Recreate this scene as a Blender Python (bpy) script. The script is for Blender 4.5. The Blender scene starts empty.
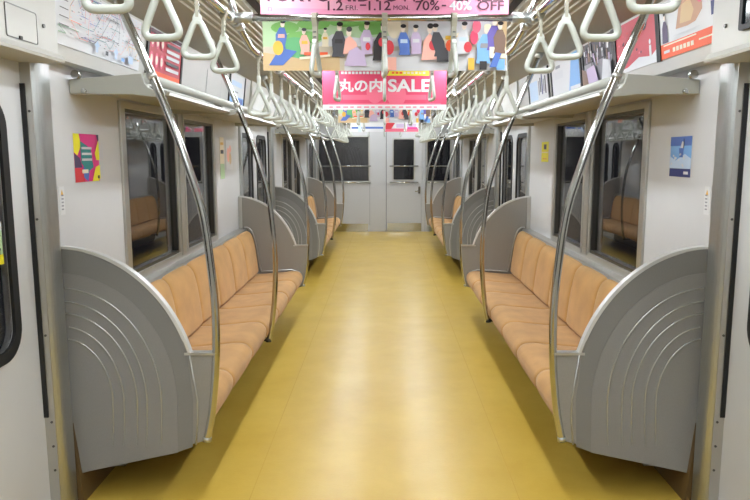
import bpy, bmesh, math, random
from mathutils import Vector, Matrix
random.seed(7)
C = bpy.context.scene.collection
PI = math.pi
WORLD = {}            # world position of each object's origin

# ------------------------------------------------------------------ materials
def lin(c):
    return tuple(((v/255)/12.92 if v/255 <= .04045 else ((v/255+.055)/1.055)**2.4) for v in c)
MATS = {}
def mat(name, rgb, rough=.5, metal=0, spec=.5, noise=None, bump=None, coat=0, sheen=0, trans=0, emit=0, aniso=0):
    m = bpy.data.materials.new(name); m.use_nodes = True
    nt = m.node_tree; b = nt.nodes['Principled BSDF']
    col = (*lin(rgb), 1)
    b.inputs['Base Color'].default_value = col
    b.inputs['Roughness'].default_value = rough
    b.inputs['Metallic'].default_value = metal
    b.inputs['Specular IOR Level'].default_value = spec
    b.inputs['Coat Weight'].default_value = coat
    b.inputs['Sheen Weight'].default_value = sheen
    b.inputs['Transmission Weight'].default_value = trans
    if emit:
        b.inputs['Emission Color'].default_value = col
        b.inputs['Emission Strength'].default_value = emit
    if noise or bump:
        tc = nt.nodes.new('ShaderNodeTexCoord')
        mp = nt.nodes.new('ShaderNodeMapping')
        nt.links.new(tc.outputs['Object'], mp.inputs['Vector'])
    if noise:
        scale, amount, stretch = noise
        mp.inputs['Scale'].default_value = stretch
        n = nt.nodes.new('ShaderNodeTexNoise'); n.inputs['Scale'].default_value = scale
        n.inputs['Detail'].default_value = 5
        nt.links.new(mp.outputs['Vector'], n.inputs['Vector'])
        r = nt.nodes.new('ShaderNodeValToRGB')
        r.color_ramp.elements[0].position = .3; r.color_ramp.elements[1].position = .7
        r.color_ramp.elements[0].color = (*[v*(1-amount) for v in col[:3]], 1)
        r.color_ramp.elements[1].color = (*[min(1, v*(1+amount)) for v in col[:3]], 1)
        nt.links.new(n.outputs['Fac'], r.inputs['Fac'])
        nt.links.new(r.outputs['Color'], b.inputs['Base Color'])
    if bump:
        scale, strength = bump
        n2 = nt.nodes.new('ShaderNodeTexNoise'); n2.inputs['Scale'].default_value = scale
        n2.inputs['Detail'].default_value = 3
        nt.links.new(tc.outputs['Object'], n2.inputs['Vector'])
        bp = nt.nodes.new('ShaderNodeBump'); bp.inputs['Strength'].default_value = strength
        bp.inputs['Distance'].default_value = .01
        nt.links.new(n2.outputs['Fac'], bp.inputs['Height'])
        nt.links.new(bp.outputs['Normal'], b.inputs['Normal'])
    MATS[name] = m
    return m
mat('wall_laminate', (200, 200, 201), .38, noise=(3, .025, (1, 1, 1)))
mat('upper_panel', (186, 184, 177), .42)
mat('ceiling_paint', (166, 161, 147), .5)
mat('ceiling_white', (205, 202, 192), .5)
mat('end_wall_paint', (196, 196, 198), .42)
mat('partition_grey', (136, 135, 134), .42, noise=(260, .05, (1, 1, 1)))
mat('partition_band', (126, 125, 124), .42, noise=(260, .05, (1, 1, 1)))
mat('partition_back', (142, 139, 134), .45, noise=(260, .05, (1, 1, 1)))
mat('rim_metal', (196, 196, 194), .28, .85)
mat('kick_brown', (98, 76, 42), .5)
mat('rim_light', (214, 214, 212), .3, .3)
mat('brushed_metal', (188, 190, 188), .32, .9, noise=(60, .06, (6, 6, .3)))
mat('aluminium', (190, 188, 182), .34, .75)
mat('chrome', (186, 186, 182), .12, 1)
mat('dark_steel', (96, 94, 90), .3, .9)
mat('rack_paint', (172, 172, 164), .4)
mat('grip_plastic', (184, 187, 178), .33)
mat('belt_fabric', (150, 146, 130), .7)
mat('rubber', (22, 22, 23), .6)
mat('black', (10, 10, 11), .5)
mat('screen_black', (16, 26, 30), .12)
mat('velour', (182, 138, 84), .85, sheen=.15, noise=(7, .14, (1, 1, 1)), bump=(180, .12))
mat('velour_back', (200, 154, 94), .85, sheen=.15, noise=(7, .10, (1, 1, 1)), bump=(180, .12))
mat('blind', (104, 104, 108), .7, noise=(14, .08, (1, 1, 1)))
mat('paper_white', (208, 208, 206), .45)
for n, c in dict(ink_black=(34, 28, 30), ink_wine=(70, 18, 42), pink=(214, 132, 160), pink_pale=(216, 152, 172), hot_pink=(212, 62, 98),
                 hot_pink_light=(222, 100, 126), magenta=(222, 52, 134), red=(206, 52, 62), deep_red=(196, 66, 78), orange=(236, 96, 52), yellow=(240, 222, 60),
                 lemon=(236, 226, 40), green=(96, 172, 112), pale_green=(176, 206, 160), leaf=(120, 180, 90), blue=(78, 110, 184), navy=(38, 50, 110),
                 sky_blue=(120, 170, 222), pale_blue=(188, 208, 232), purple=(104, 88, 168), lilac=(190, 170, 200), teal=(40, 130, 130), brown=(120, 92, 76),
                 tan=(206, 176, 130), cream=(234, 222, 196), sand=(202, 190, 170), skin=(240, 222, 206), peach=(240, 176, 160), gold=(226, 176, 60),
                 grey=(140, 140, 146), pale_grey=(206, 206, 210), charcoal=(62, 60, 66), bag_brown=(190, 146, 118), white_ink=(212, 212, 214),
                 plum=(70, 52, 90)).items():
    mat(n, c, .5)
mat('lamp', (240, 248, 255), .5, emit=1)
def glass():
    m = bpy.data.materials.new('window_glass'); m.use_nodes = True
    b = m.node_tree.nodes['Principled BSDF']
    b.inputs['Base Color'].default_value = (.80, .80, .80, 1)
    b.inputs['Roughness'].default_value = 0.0
    b.inputs['Transmission Weight'].default_value = 1
    b.inputs['IOR'].default_value = 1.40
    MATS['glass'] = m
glass()
gc = MATS['glass'].copy(); gc.name = 'cab_glass'; gc.node_tree.nodes['Principled BSDF'].inputs['Specular IOR Level'].default_value = .2; MATS['cab_glass'] = gc
gc = MATS['glass'].copy(); gc.name = 'cab_glass'; gc.node_tree.nodes['Principled BSDF'].inputs['Specular IOR Level'].default_value = .2; MATS['cab_glass'] = gc
def floor_mat():
    m = bpy.data.materials.new('floor_vinyl'); m.use_nodes = True
    nt = m.node_tree; b = nt.nodes['Principled BSDF']
    tc = nt.nodes.new('ShaderNodeTexCoord')
    n = nt.nodes.new('ShaderNodeTexNoise'); n.inputs['Scale'].default_value = 2.2; n.inputs['Detail'].default_value = 8
    n.inputs['Roughness'].default_value = .65
    nt.links.new(tc.outputs['Object'], n.inputs['Vector'])
    r = nt.nodes.new('ShaderNodeValToRGB')
    r.color_ramp.elements[0].position = .3; r.color_ramp.elements[0].color = (*lin((184, 150, 56)), 1)
    r.color_ramp.elements[1].position = .72; r.color_ramp.elements[1].color = (*lin((200, 169, 76)), 1)
    nt.links.new(n.outputs['Fac'], r.inputs['Fac'])
    nt.links.new(r.outputs['Color'], b.inputs['Base Color'])
    n2 = nt.nodes.new('ShaderNodeTexNoise'); n2.inputs['Scale'].default_value = 6; n2.inputs['Detail'].default_value = 6
    nt.links.new(tc.outputs['Object'], n2.inputs['Vector'])
    mr = nt.nodes.new('ShaderNodeMapRange')
    mr.inputs['To Min'].default_value = .25; mr.inputs['To Max'].default_value = .36
    nt.links.new(n2.outputs['Fac'], mr.inputs['Value']); nt.links.new(mr.outputs['Result'], b.inputs['Roughness'])
    n3 = nt.nodes.new('ShaderNodeTexNoise'); n3.inputs['Scale'].default_value = 90
    nt.links.new(tc.outputs['Object'], n3.inputs['Vector'])
    bp = nt.nodes.new('ShaderNodeBump'); bp.inputs['Strength'].default_value = .04; bp.inputs['Distance'].default_value = .01
    nt.links.new(n3.outputs['Fac'], bp.inputs['Height']); nt.links.new(bp.outputs['Normal'], b.inputs['Normal'])
    b.inputs['Specular IOR Level'].default_value = .5
    MATS['floor'] = m
floor_mat()

# ------------------------------------------------------------------ mesh helpers
class MB:
    def __init__(s): s.bm = bmesh.new(); s.slots = []
    def mi(s, m):
        if m is None: return 0
        if m not in s.slots: s.slots.append(m)
        return s.slots.index(m)
    def face(s, pts, m=None, smooth=False):
        vs = [s.bm.verts.new(p) for p in pts]
        f = s.bm.faces.new(vs); f.material_index = s.mi(m); f.smooth = smooth
        return f
    def box(s, x0, x1, y0, y1, z0, z1, m=None):
        x0, x1 = sorted((x0, x1)); y0, y1 = sorted((y0, y1)); z0, z1 = sorted((z0, z1))
        v = [s.bm.verts.new((x, y, z)) for x in (x0, x1) for y in (y0, y1) for z in (z0, z1)]
        k = s.mi(m)
        for q in ((0, 1, 3, 2), (4, 6, 7, 5), (0, 4, 5, 1), (2, 3, 7, 6), (0, 2, 6, 4), (1, 5, 7, 3)):
            f = s.bm.faces.new([v[i] for i in q]); f.material_index = k
        return s
    def prism(s, prof, fn, t0, t1, m=None, smooth=False):
        k = s.mi(m)
        a = [s.bm.verts.new(fn(p[0], p[1], t0)) for p in prof]
        b = [s.bm.verts.new(fn(p[0], p[1], t1)) for p in prof]
        n = len(prof)
        fs = [s.bm.faces.new(a), s.bm.faces.new(b[::-1])]
        for i in range(n):
            f = s.bm.faces.new([a[i], b[i], b[(i+1) % n], a[(i+1) % n]]); f.smooth = smooth; fs.append(f)
        for f in fs: f.material_index = k
        return s
    def plate(s, outer, holes, fn, t0, t1, m=None):
        """flat plate with holes in it"""
        k = s.mi(m)
        bm = bmesh.new(); edges = []
        for loop in [outer]+holes:
            vs = [bm.verts.new((p[0], p[1], 0)) for p in loop]
            edges += [bm.edges.new((vs[i], vs[(i+1) % len(vs)])) for i in range(len(vs))]
        bmesh.ops.triangle_fill(bm, use_beauty=True, use_dissolve=False, edges=edges)
        bm.verts.index_update()
        pts = [v.co.copy() for v in bm.verts]
        tris = [[v.index for v in f.verts] for f in bm.faces]
        bd = [(e.verts[0].index, e.verts[1].index) for e in bm.edges if len(e.link_faces) == 1]
        bm.free()
        A = [s.bm.verts.new(fn(p.x, p.y, t0)) for p in pts]; B = [s.bm.verts.new(fn(p.x, p.y, t1)) for p in pts]
        fs = [s.bm.faces.new([A[i] for i in t]) for t in tris]+[s.bm.faces.new([B[i] for i in t[::-1]]) for t in tris]
        fs += [s.bm.faces.new([A[i], A[j], B[j], B[i]]) for i, j in bd]
        for f in fs: f.material_index = k
        return s
    def tube(s, pts, r, n=12, m=None, caps=True, flat=None):
        k = s.mi(m)
        pts = [Vector(p) for p in pts]; rings = []; prev = None
        for i, p in enumerate(pts):
            t = (pts[min(i+1, len(pts)-1)]-pts[max(i-1, 0)]).normalized()
            if prev is None:
                up = Vector((0, 1, 0)) if abs(t.y) < .9 else Vector((0, 0, 1))
                u = t.cross(up).normalized()
            else: u = (prev-t*prev.dot(t)).normalized()
            prev = u; w = t.cross(u)
            rr = r[i] if isinstance(r, (list, tuple)) else r
            rings.append([s.bm.verts.new(p+(u*math.cos(2*PI*j/n)*rr+w*math.sin(2*PI*j/n)*rr*(flat or 1))) for j in range(n)])
        for a, b in zip(rings, rings[1:]):
            for j in range(n):
                f = s.bm.faces.new([a[j], a[(j+1) % n], b[(j+1) % n], b[j]]); f.smooth = True; f.material_index = k
        if caps:
            for ring in (rings[0][::-1], rings[-1]):
                f = s.bm.faces.new(ring); f.material_index = k
        return s
    def ring(s, pts, r, n=10, m=None):
        """closed tube"""
        k = s.mi(m); pts = [Vector(p) for p in pts]; N = len(pts)
        nor = sum(((pts[i]-pts[0]).cross(pts[(i+1) % N]-pts[0]) for i in range(N)), Vector()).normalized()
        rings = []
        for i, p in enumerate(pts):
            t = (pts[(i+1) % N]-pts[i-1]).normalized(); u = t.cross(nor).normalized()
            rings.append([s.bm.verts.new(p+u*math.cos(2*PI*j/n)*r+nor*math.sin(2*PI*j/n)*r*.9) for j in range(n)])
        for i in range(N):
            a, b = rings[i], rings[(i+1) % N]
            for j in range(n):
                f = s.bm.faces.new([a[j], a[(j+1) % n], b[(j+1) % n], b[j]]); f.smooth = True; f.material_index = k
        return s
def link(name, mb, m=None, parent=None, loc=None, bevel=0, sharp=True):
    """one mesh object; geometry was given in world space"""
    if parent is not None: org = WORLD[parent.name]
    else: org = Vector(loc) if loc is not None else Vector((0, 0, 0))
    bm = mb.bm
    bmesh.ops.recalc_face_normals(bm, faces=bm.faces)
    bmesh.ops.translate(bm, verts=bm.verts, vec=-org)
    me = bpy.data.meshes.new(name); bm.to_mesh(me); bm.free()
    if mb.slots:
        for s in mb.slots: me.materials.append(MATS[s])
    else: me.materials.append(MATS[m])
    o = bpy.data.objects.new(name, me); C.objects.link(o)
    if bevel:
        b = o.modifiers.new('bevel', 'BEVEL'); b.width = bevel; b.segments = 2; b.limit_method = 'ANGLE'; b.angle_limit = .6
    if parent is not None: o.parent = parent
    else: o.location = org
    WORLD[o.name] = org
    return o
def tag(o, label=None, cat=None, group=None, kind=None):
    if label: o['label'] = label
    if cat: o['category'] = cat
    if group: o['group'] = group
    if kind: o['kind'] = kind
    return o
def empty(name, loc, label=None, cat=None, group=None, kind=None):
    o = bpy.data.objects.new(name, None); C.objects.link(o); o.location = loc; o.empty_display_size = .1
    WORLD[o.name] = Vector(loc)
    return tag(o, label, cat, group, kind)
def dup(root, loc, label=None, rz=None):
    r = root.copy(); C.objects.link(r); r.location = loc
    if rz is not None: r.rotation_euler = (0, 0, rz)
    if label: r['label'] = label
    for ch in list(root.children):
        c = ch.copy(); C.objects.link(c); c.parent = r
        for g in list(ch.children):
            d = g.copy(); C.objects.link(d); d.parent = c
    return r
XZ = lambda s: (lambda a, b, t: (s*a, t, b))          # profile in x,z extruded along y
YZ = lambda s: (lambda a, b, t: (s*t, a, b))          # profile in y,z extruded along x
XZf = lambda a, b, t: (a, t, b)
def rrect(x0, x1, y0, y1, r, n=5):
    pts = []
    for cx, cy, a0 in ((x1-r, y0+r, -PI/2), (x1-r, y1-r, 0), (x0+r, y1-r, PI/2), (x0+r, y0+r, PI)):
        for i in range(n+1):
            a = a0+PI/2*i/n; pts.append((cx+r*math.cos(a), cy+r*math.sin(a)))
    return pts
def rect(x0, x1, y0, y1): return [(x0, y0), (x1, y0), (x1, y1), (x0, y1)]
def catmull(P, n=8):
    P = [Vector(p) for p in P]; out = []
    Q = [P[0]*2-P[1]]+P+[P[-1]*2-P[-2]]
    for i in range(1, len(Q)-2):
        a, b, c, d = Q[i-1:i+3]
        for k in range(n):
            t = k/n
            out.append(.5*((2*b)+(c-a)*t+(2*a-5*b+4*c-d)*t*t+(3*b-a-3*c+d)*t**3))
    return out+[P[-1]]

# ------------------------------------------------------------------ layout (metres): x across, y along the car, z up
WX = 1.30                                  # face of the side walls
PITCH = 5.24                               # bench + door bay
P1, PA = 2.68, 6.00                        # first and last partition of the first bench
END = 12.72; NEAR = -1.6
BAYS = (0, 1)
side_name = {-1: 'left', 1: 'right'}
which = {0: 'near', 1: 'far'}
def struct(name, mb, m=None, **k): return tag(link(name, mb, m, **k), kind='structure')

# floor, ceiling
fl = struct('floor', MB().box(-1.42, 1.42, NEAR, END+.1, -.06, 0), 'floor')
mat('seam', (184, 149, 56), .4)
for x in (-.57, .57): link('floor_seam', MB().box(x-.0022, x+.0022, NEAR, END, 0, .0004), 'seam', fl)
for y in (.75, 5.9, 11.1): link('floor_seam', MB().box(-1.3, 1.3, y-.002, y+.002, 0, .0005), 'seam', fl)
mb = MB()
ceil = [(-1.20, 2.10), (-.70, 2.19), (-.70, 2.23), (-.65, 2.23), (-.65, 2.215), (.65, 2.215), (.65, 2.23), (.70, 2.23), (.70, 2.19), (1.20, 2.10), (1.4, 2.10), (1.4, 2.35), (-1.4, 2.35), (-1.4, 2.10)]
mb.prism(ceil, XZf, NEAR, END+.1)
cl = struct('ceiling', mb, 'ceiling_paint')
for s in (-1, 1):                          # dark slots beside the lamps, louvre ribs on the sloping side panels
    mb = MB().box(s*.652, s*.698, NEAR, END, 2.212, 2.222)
    link('air_slot', mb, 'black', cl)
    mb = MB()
    for i in range(7):
        a = .73+i*.035; z = 2.19-(a-.70)*.18
        mb.prism([(a-.004, z+.002), (a+.004, z+.002), (a+.003, z-.009), (a-.003, z-.009)], XZ(s), 3.1, END)
    link('louvre', mb, 'ceiling_white', cl)

# side walls, one piece per bench bay with the window openings cut through
WIN = [(3.40, 4.21), (4.39, 5.12)]; WZ = (.83, 1.67)
def wall(s):
    mb = MB()
    for b in BAYS:
        d = b*PITCH
        holes = [rect(a+d, e+d, *WZ) for a, e in WIN]
        mb.plate(rect(2.58+d, 6.11+d, 0, 1.84), holes, YZ(s), WX, WX+.07)
    mb.box(s*WX, s*(WX+.07), NEAR, .66, 0, 1.84)
    mb.box(s*WX, s*(WX+.07), 12.5, END, 0, 1.84)
    for b in range(-1, 2):
        y0, y1 = (.60, 2.58) if b == -1 else (6.11+b*PITCH, 7.82+b*PITCH)
        mb.box(s*(WX+.08), s*(WX+.12), y0, min(y1, 12.6), 1.80, 2.1)
    return struct('wall_'+side_name[s], mb, 'wall_laminate')
for s in (-1, 1): wall(s)

# upper panels above the racks (lean inward) and the vertical door headers
for s in (-1, 1):
    mb = MB()
    mb.prism([(1.235, 1.80), (1.20, 2.10), (1.40, 2.10), (1.40, 1.80)], XZ(s), NEAR, END)
    w = struct('trim_1' if s < 0 else 'trim_2', mb, 'upper_panel')
    w['label'] = 'cream cove panel above the luggage racks on the %s' % side_name[s]
    n = 0
    for b, (y0, y1) in enumerate(((.60, 2.53), (6.20, 7.72), (11.44, 12.56))):
        mb = MB()
        mb.box(s*1.19, s*1.27, y0, y1, 1.80, 2.11)
        mb.prism([(1.175, 1.785), (1.19, 1.805), (1.36, 1.805), (1.36, 1.775), (1.178, 1.775)], XZ(s), y0, y1+.02)
        h = struct('trim_%d' % (3+b+(0 if s < 0 else 3)), mb, 'upper_panel')
        if b == 0:
            # screw beside the hatch / screen
            link('lock', MB().tube([(s*1.191, 2.43, 1.885), (s*1.184, 2.43, 1.885)], .007), 'dark_steel', h)
            if s < 0:
                hb = MB(); hb.plate(rrect(2.19, 2.385, 1.812, 1.918, .010), [rrect(2.193, 2.382, 1.815, 1.915, .008)], YZ(s), 1.192, 1.187)
                link('hatch_seam', hb, 'dark_steel', h)
                link('hatch_panel', MB().prism(rrect(2.194, 2.381, 1.816, 1.914, .008), YZ(s), 1.192, 1.188), 'upper_panel', h)
                link('hatch_latch', MB().box(s*1.192, s*1.183, 2.262, 2.278, 1.814, 1.824), 'black', h)

# door screens over the right door
t = empty('door_screen', (1.19, 1.9, 1.83), 'dark landscape display screen above the nearest right-hand door', 'screen')
mb = MB(); mb.plate(rrect(1.55, 2.32, 1.848, 2.08, .01), [rrect(1.57, 2.30, 1.865, 2.065, .006)], YZ(1), 1.19, 1.176); link('bezel', mb, 'black', t)
link('screen', MB().box(1.189, 1.182, 1.57, 2.30, 1.865, 2.065), 'screen_black', t)

# rounded pillars beside the doors
pil = []
for i in range(7):
    a = PI/2*i/6; pil.append((1.317-.04*math.sin(a), .05-.05*math.cos(a)))   # (x, distance from the door)
n = 7
for s in (-1, 1):
    for base, dr in ((.60, -1), (2.53, 1), (6.16, -1), (7.77, 1), (11.40, -1), (12.5, 1)):
        mb = MB()
        prof = [(1.36, 0)]+[(x, y*dr) for x, y in pil]+[(1.277, .10*dr), (1.36, .10*dr)]
        mb.prism(prof, lambda a, b, t, s=s, base=base: (s*a, base+b, t), 0, 1.778, smooth=False)
        p = struct('trim_%d' % n if False else 'trim_%d' % (20+n), mb, 'brushed_metal'); n += 1
        link('rubber_seal', MB().box(s*1.318, s*1.335, base-.010*dr, base+.002*dr, .42, 1.70), 'rubber', p)
        m2 = MB().box(s*1.295, s*1.335, base-.004*dr, base+.001*dr, 0, 1.775)
        link('jamb_strip', m2, 'aluminium', p)
        m3 = MB()
        for z in (.40, .30, .20, .75, 1.2, 1.6):
            m3.tube([(s*1.308, base-.003*dr, z), (s*1.308, base-.007*dr, z)], .005, 8)
        link('screw', m3, 'dark_steel', p)

# sliding doors: two leaves each with a rounded window and black gasket
dn = 1
def sliding_door(s, y0, y1):
    global dn
    ym = (y0+y1)/2
    d = empty('door_%d' % dn, (s*1.36, ym, 0), kind='structure'); dn += 1
    for a, b, ga, gb in ((y0, ym-.003, y0+.17, ym-.13), (ym+.003, y1, ym+.13, y1-.165)):
        mb = MB()
        mb.plate(rect(a, b, 0.005, 1.80), [rrect(ga, gb, .74, 1.62, .09, 8)], YZ(s), 1.335, 1.375)
        leaf = link('door_leaf', mb, 'wall_laminate', d)
        mb = MB(); mb.plate(rrect(ga-.028, gb+.028, .712, 1.648, .115, 8), [rrect(ga+.012, gb-.012, .752, 1.608, .08, 8)], YZ(s), 1.328, 1.34)
        link('window_gasket', mb, 'rubber', leaf)
        link('window_pane', MB().prism(rrect(ga, gb, .74, 1.62, .09, 8), YZ(s), 1.350, 1.356), 'glass', leaf)
for s in (-1, 1):
    for y0, y1 in ((.70, 2.54), (6.15, 7.78), (11.39, 12.51)):
        sliding_door(s, y0, y1)
# door sill
for s in (-1, 1):
    for i, (y0, y1) in enumerate(((.70, 2.53), (6.16, 7.77), (11.40, 12.5))):
        struct('trim_%d' % (40+i+(0 if s < 0 else 3)), MB().box(s*1.28, s*1.334, y0, y1, 0, .006), 'brushed_metal')

# side windows
wn = 1
for s in (-1, 1):
    for b in BAYS:
        d = b*PITCH
        w = empty('window_%d' % wn, (s*WX, 4.26+d, .8), kind='structure'); wn += 1
        mb = MB()
        mb.plate(rect(3.34+d, 5.18+d, .785, 1.705), [rect(a+d+.0, e+d-.0, *WZ) for a, e in WIN], YZ(s), WX-.014, WX+.002)
        link('window_frame', mb, 'aluminium', w, bevel=.004)
        mb = MB()
        for a, e in WIN: mb.plate(rect(a+d, e+d, *WZ), [rect(a+d+.018, e+d-.018, WZ[0]+.018, WZ[1]-.018)], YZ(s), WX-.004, WX+.04)
        link('window_seal', mb, 'dark_steel', w)
        mb = MB().box(s*(WX-.025), s*(WX-.013), 4.225+d, 4.25+d, .81, 1.71).box(s*(WX-.022), s*(WX-.013), 4.34+d, 4.355+d, .81, 1.71)
        link('mullion_trim', mb, 'aluminium', w)
        for a, e in WIN:
            link('window_pane', MB().box(s*(WX+.020), s*(WX+.026), a+d+.01, e+d-.01, WZ[0]+.01, WZ[1]-.01), 'glass', w)
    # covers at the foot of the wall
    for b in BAYS:
        d = b*PITCH
        struct('baseboard_%s' % side_name[s] if b == 0 else 'baseboard_far_%s' % side_name[s],
               MB().prism([(1.301, 0), (1.301, .34), (1.290, .34), (1.255, .0)], XZ(s), 2.64+d, 6.05+d), 'kick_brown')

# far end wall with the cab windows and the cab door
mb = MB()
Lw = rect(-1.235, -.292, .95, 1.78); Dw = rect(.165, .56, .97, 1.74); Rw = rect(.80, 1.235, .95, 1.78); Dd = rect(.04, .74, .0, 1.98)
mb.plate([(-1.42, 0), (1.42, 0), (1.42, 2.3), (-1.42, 2.3)], [Lw, rect(.035, .71, .001, 1.90), Rw], XZf, END, END+.06)
we = struct('wall_far', mb, 'end_wall_paint')
link('panel_joint', MB().box(-.282, -.275, END-.003, END, .0, 2.2).box(.025, .031, END-.004, END, 0, 2.2).box(.765, .771, END-.003, END, 0, 2.2), 'grey', we)
link('kick_plate', MB().box(-1.28, -.31, END-.006, END, 0.003, .15), 'chrome', we)
link('kick_plate', MB().box(.84, 1.28, END-.006, END, 0.003, .15), 'brushed_metal', we)
link('kick_plate', MB().box(-.285, .02, END-.004, END, 0.003, .12), 'end_wall_paint', we)
def cab_window(name, r, rail0, rail1, blind):
    w = empty(name, ((rail0+rail1)/2, END, 1.0), kind='structure')
    x0, x1, z0, z1 = r[0][0], r[1][0], r[0][1], r[2][1]
    mb = MB(); mb.plate(rect(x0-.02, x1+.02, z0-.02, z1+.02), [rect(x0+.008, x1-.008, z0+.008, z1-.008)], XZf, END-.008, END+.01); link('window_frame', mb, 'aluminium', w)
    link('window_pane', MB().box(x0+.003, x1-.003, END+.02, END+.026, z0+.003, z1-.003), 'cab_glass', w)
    if blind: link('window_blind', MB().box(x0-.03, x1+.03, END+.064, END+.07, z0-.03, z1+.03), 'blind', w)
    for z in (1.235, .93):
        h = MB().tube([(rail0, END-.035, z), (rail1, END-.035, z)], .012)
        for x in (rail0+.03, rail1-.03): h.tube([(x, END-.035, z), (x, END-.002, z)], .011, 8)
        link('guard_rail', h, 'chrome', w)
cab_window('window_5', Lw, -1.2, -.255, True)
cab_window('window_6', Rw, .775, 1.22, False)
d = empty('door_7', (.39, END, 0), kind='structure')
mb = MB(); mb.plate(rect(.04, .705, .005, 1.895), [rrect(*[Dw[0][0], Dw[1][0], Dw[0][1], Dw[2][1]], .02)], XZf, END+.006, END+.046)
link('door_leaf', mb, 'end_wall_paint', d)
mb = MB(); mb.plate(rrect(.145, .575, .955, 1.755, .03), [rrect(.17, .55, .98, 1.73, .02)], XZf, END-.004, END+.008); link('window_frame', mb, 'aluminium', d)
link('window_pane', MB().box(.155, .57, END+.02, END+.026, .96, 1.75), 'cab_glass', d)
for z in (1.235, .93):
    h = MB().tube([(.095, END-.035, z), (.635, END-.035, z)], .013)
    for x in (.115, .615): h.tube([(x, END-.035, z), (x, END+.006, z)], .011, 8)
    link('guard_rail', h, 'chrome', d)
link('kick_plate', MB().box(.05, .695, END-.002, END+.008, 0.01, .16), 'chrome', d)
hd = link('door_handle', MB().box(.635, .675, END-.012, END+.006, .72, .84).tube([(.655, END-.008, .77), (.655, END-.05, .77), (.57, END-.055, .765)], .011), 'chrome', d)
link('lock', MB().tube([(.655, END-.02, .84), (.655, END+.006, .84)], .016), 'chrome', d)
struct('trim_50', MB().box(-1.28, 1.28, END-.06, END, 2.02, 2.10), 'ceiling_white')
# end wall behind the camera
struct('wall_near', MB().box(-1.42, 1.42, NEAR-.06, NEAR, 0, 2.3), 'end_wall_paint')

# ------------------------------------------------------------------ ceiling lamps
LX = .50
for s in (-1, 1):
    first = None
    segs = [(-1.5+i*1.28, -1.5+i*1.28+1.25) for i in range(11)]
    for i, (y0, y1) in enumerate(segs):
        loc = (s*LX, (y0+y1)/2, 2.215)
        lab = 'long white ceiling lamp, number %d from the near end in the %s row' % (i+1, side_name[s])
        if first is None:
            first = empty('ceiling_lamp', loc, lab, 'lamp', 'ceiling lamps in the %s row' % side_name[s])
            link('lamp_housing', MB().box(s*LX-.075, s*LX+.075, y0, y1, 2.19, 2.2145), 'ceiling_white', first, bevel=.004)
            link('diffuser', MB().box(s*LX-.032, s*LX+.032, y0+.012, y1-.012, 2.182, 2.1905), 'lamp', first)
        else: dup(first, loc, lab)

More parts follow.
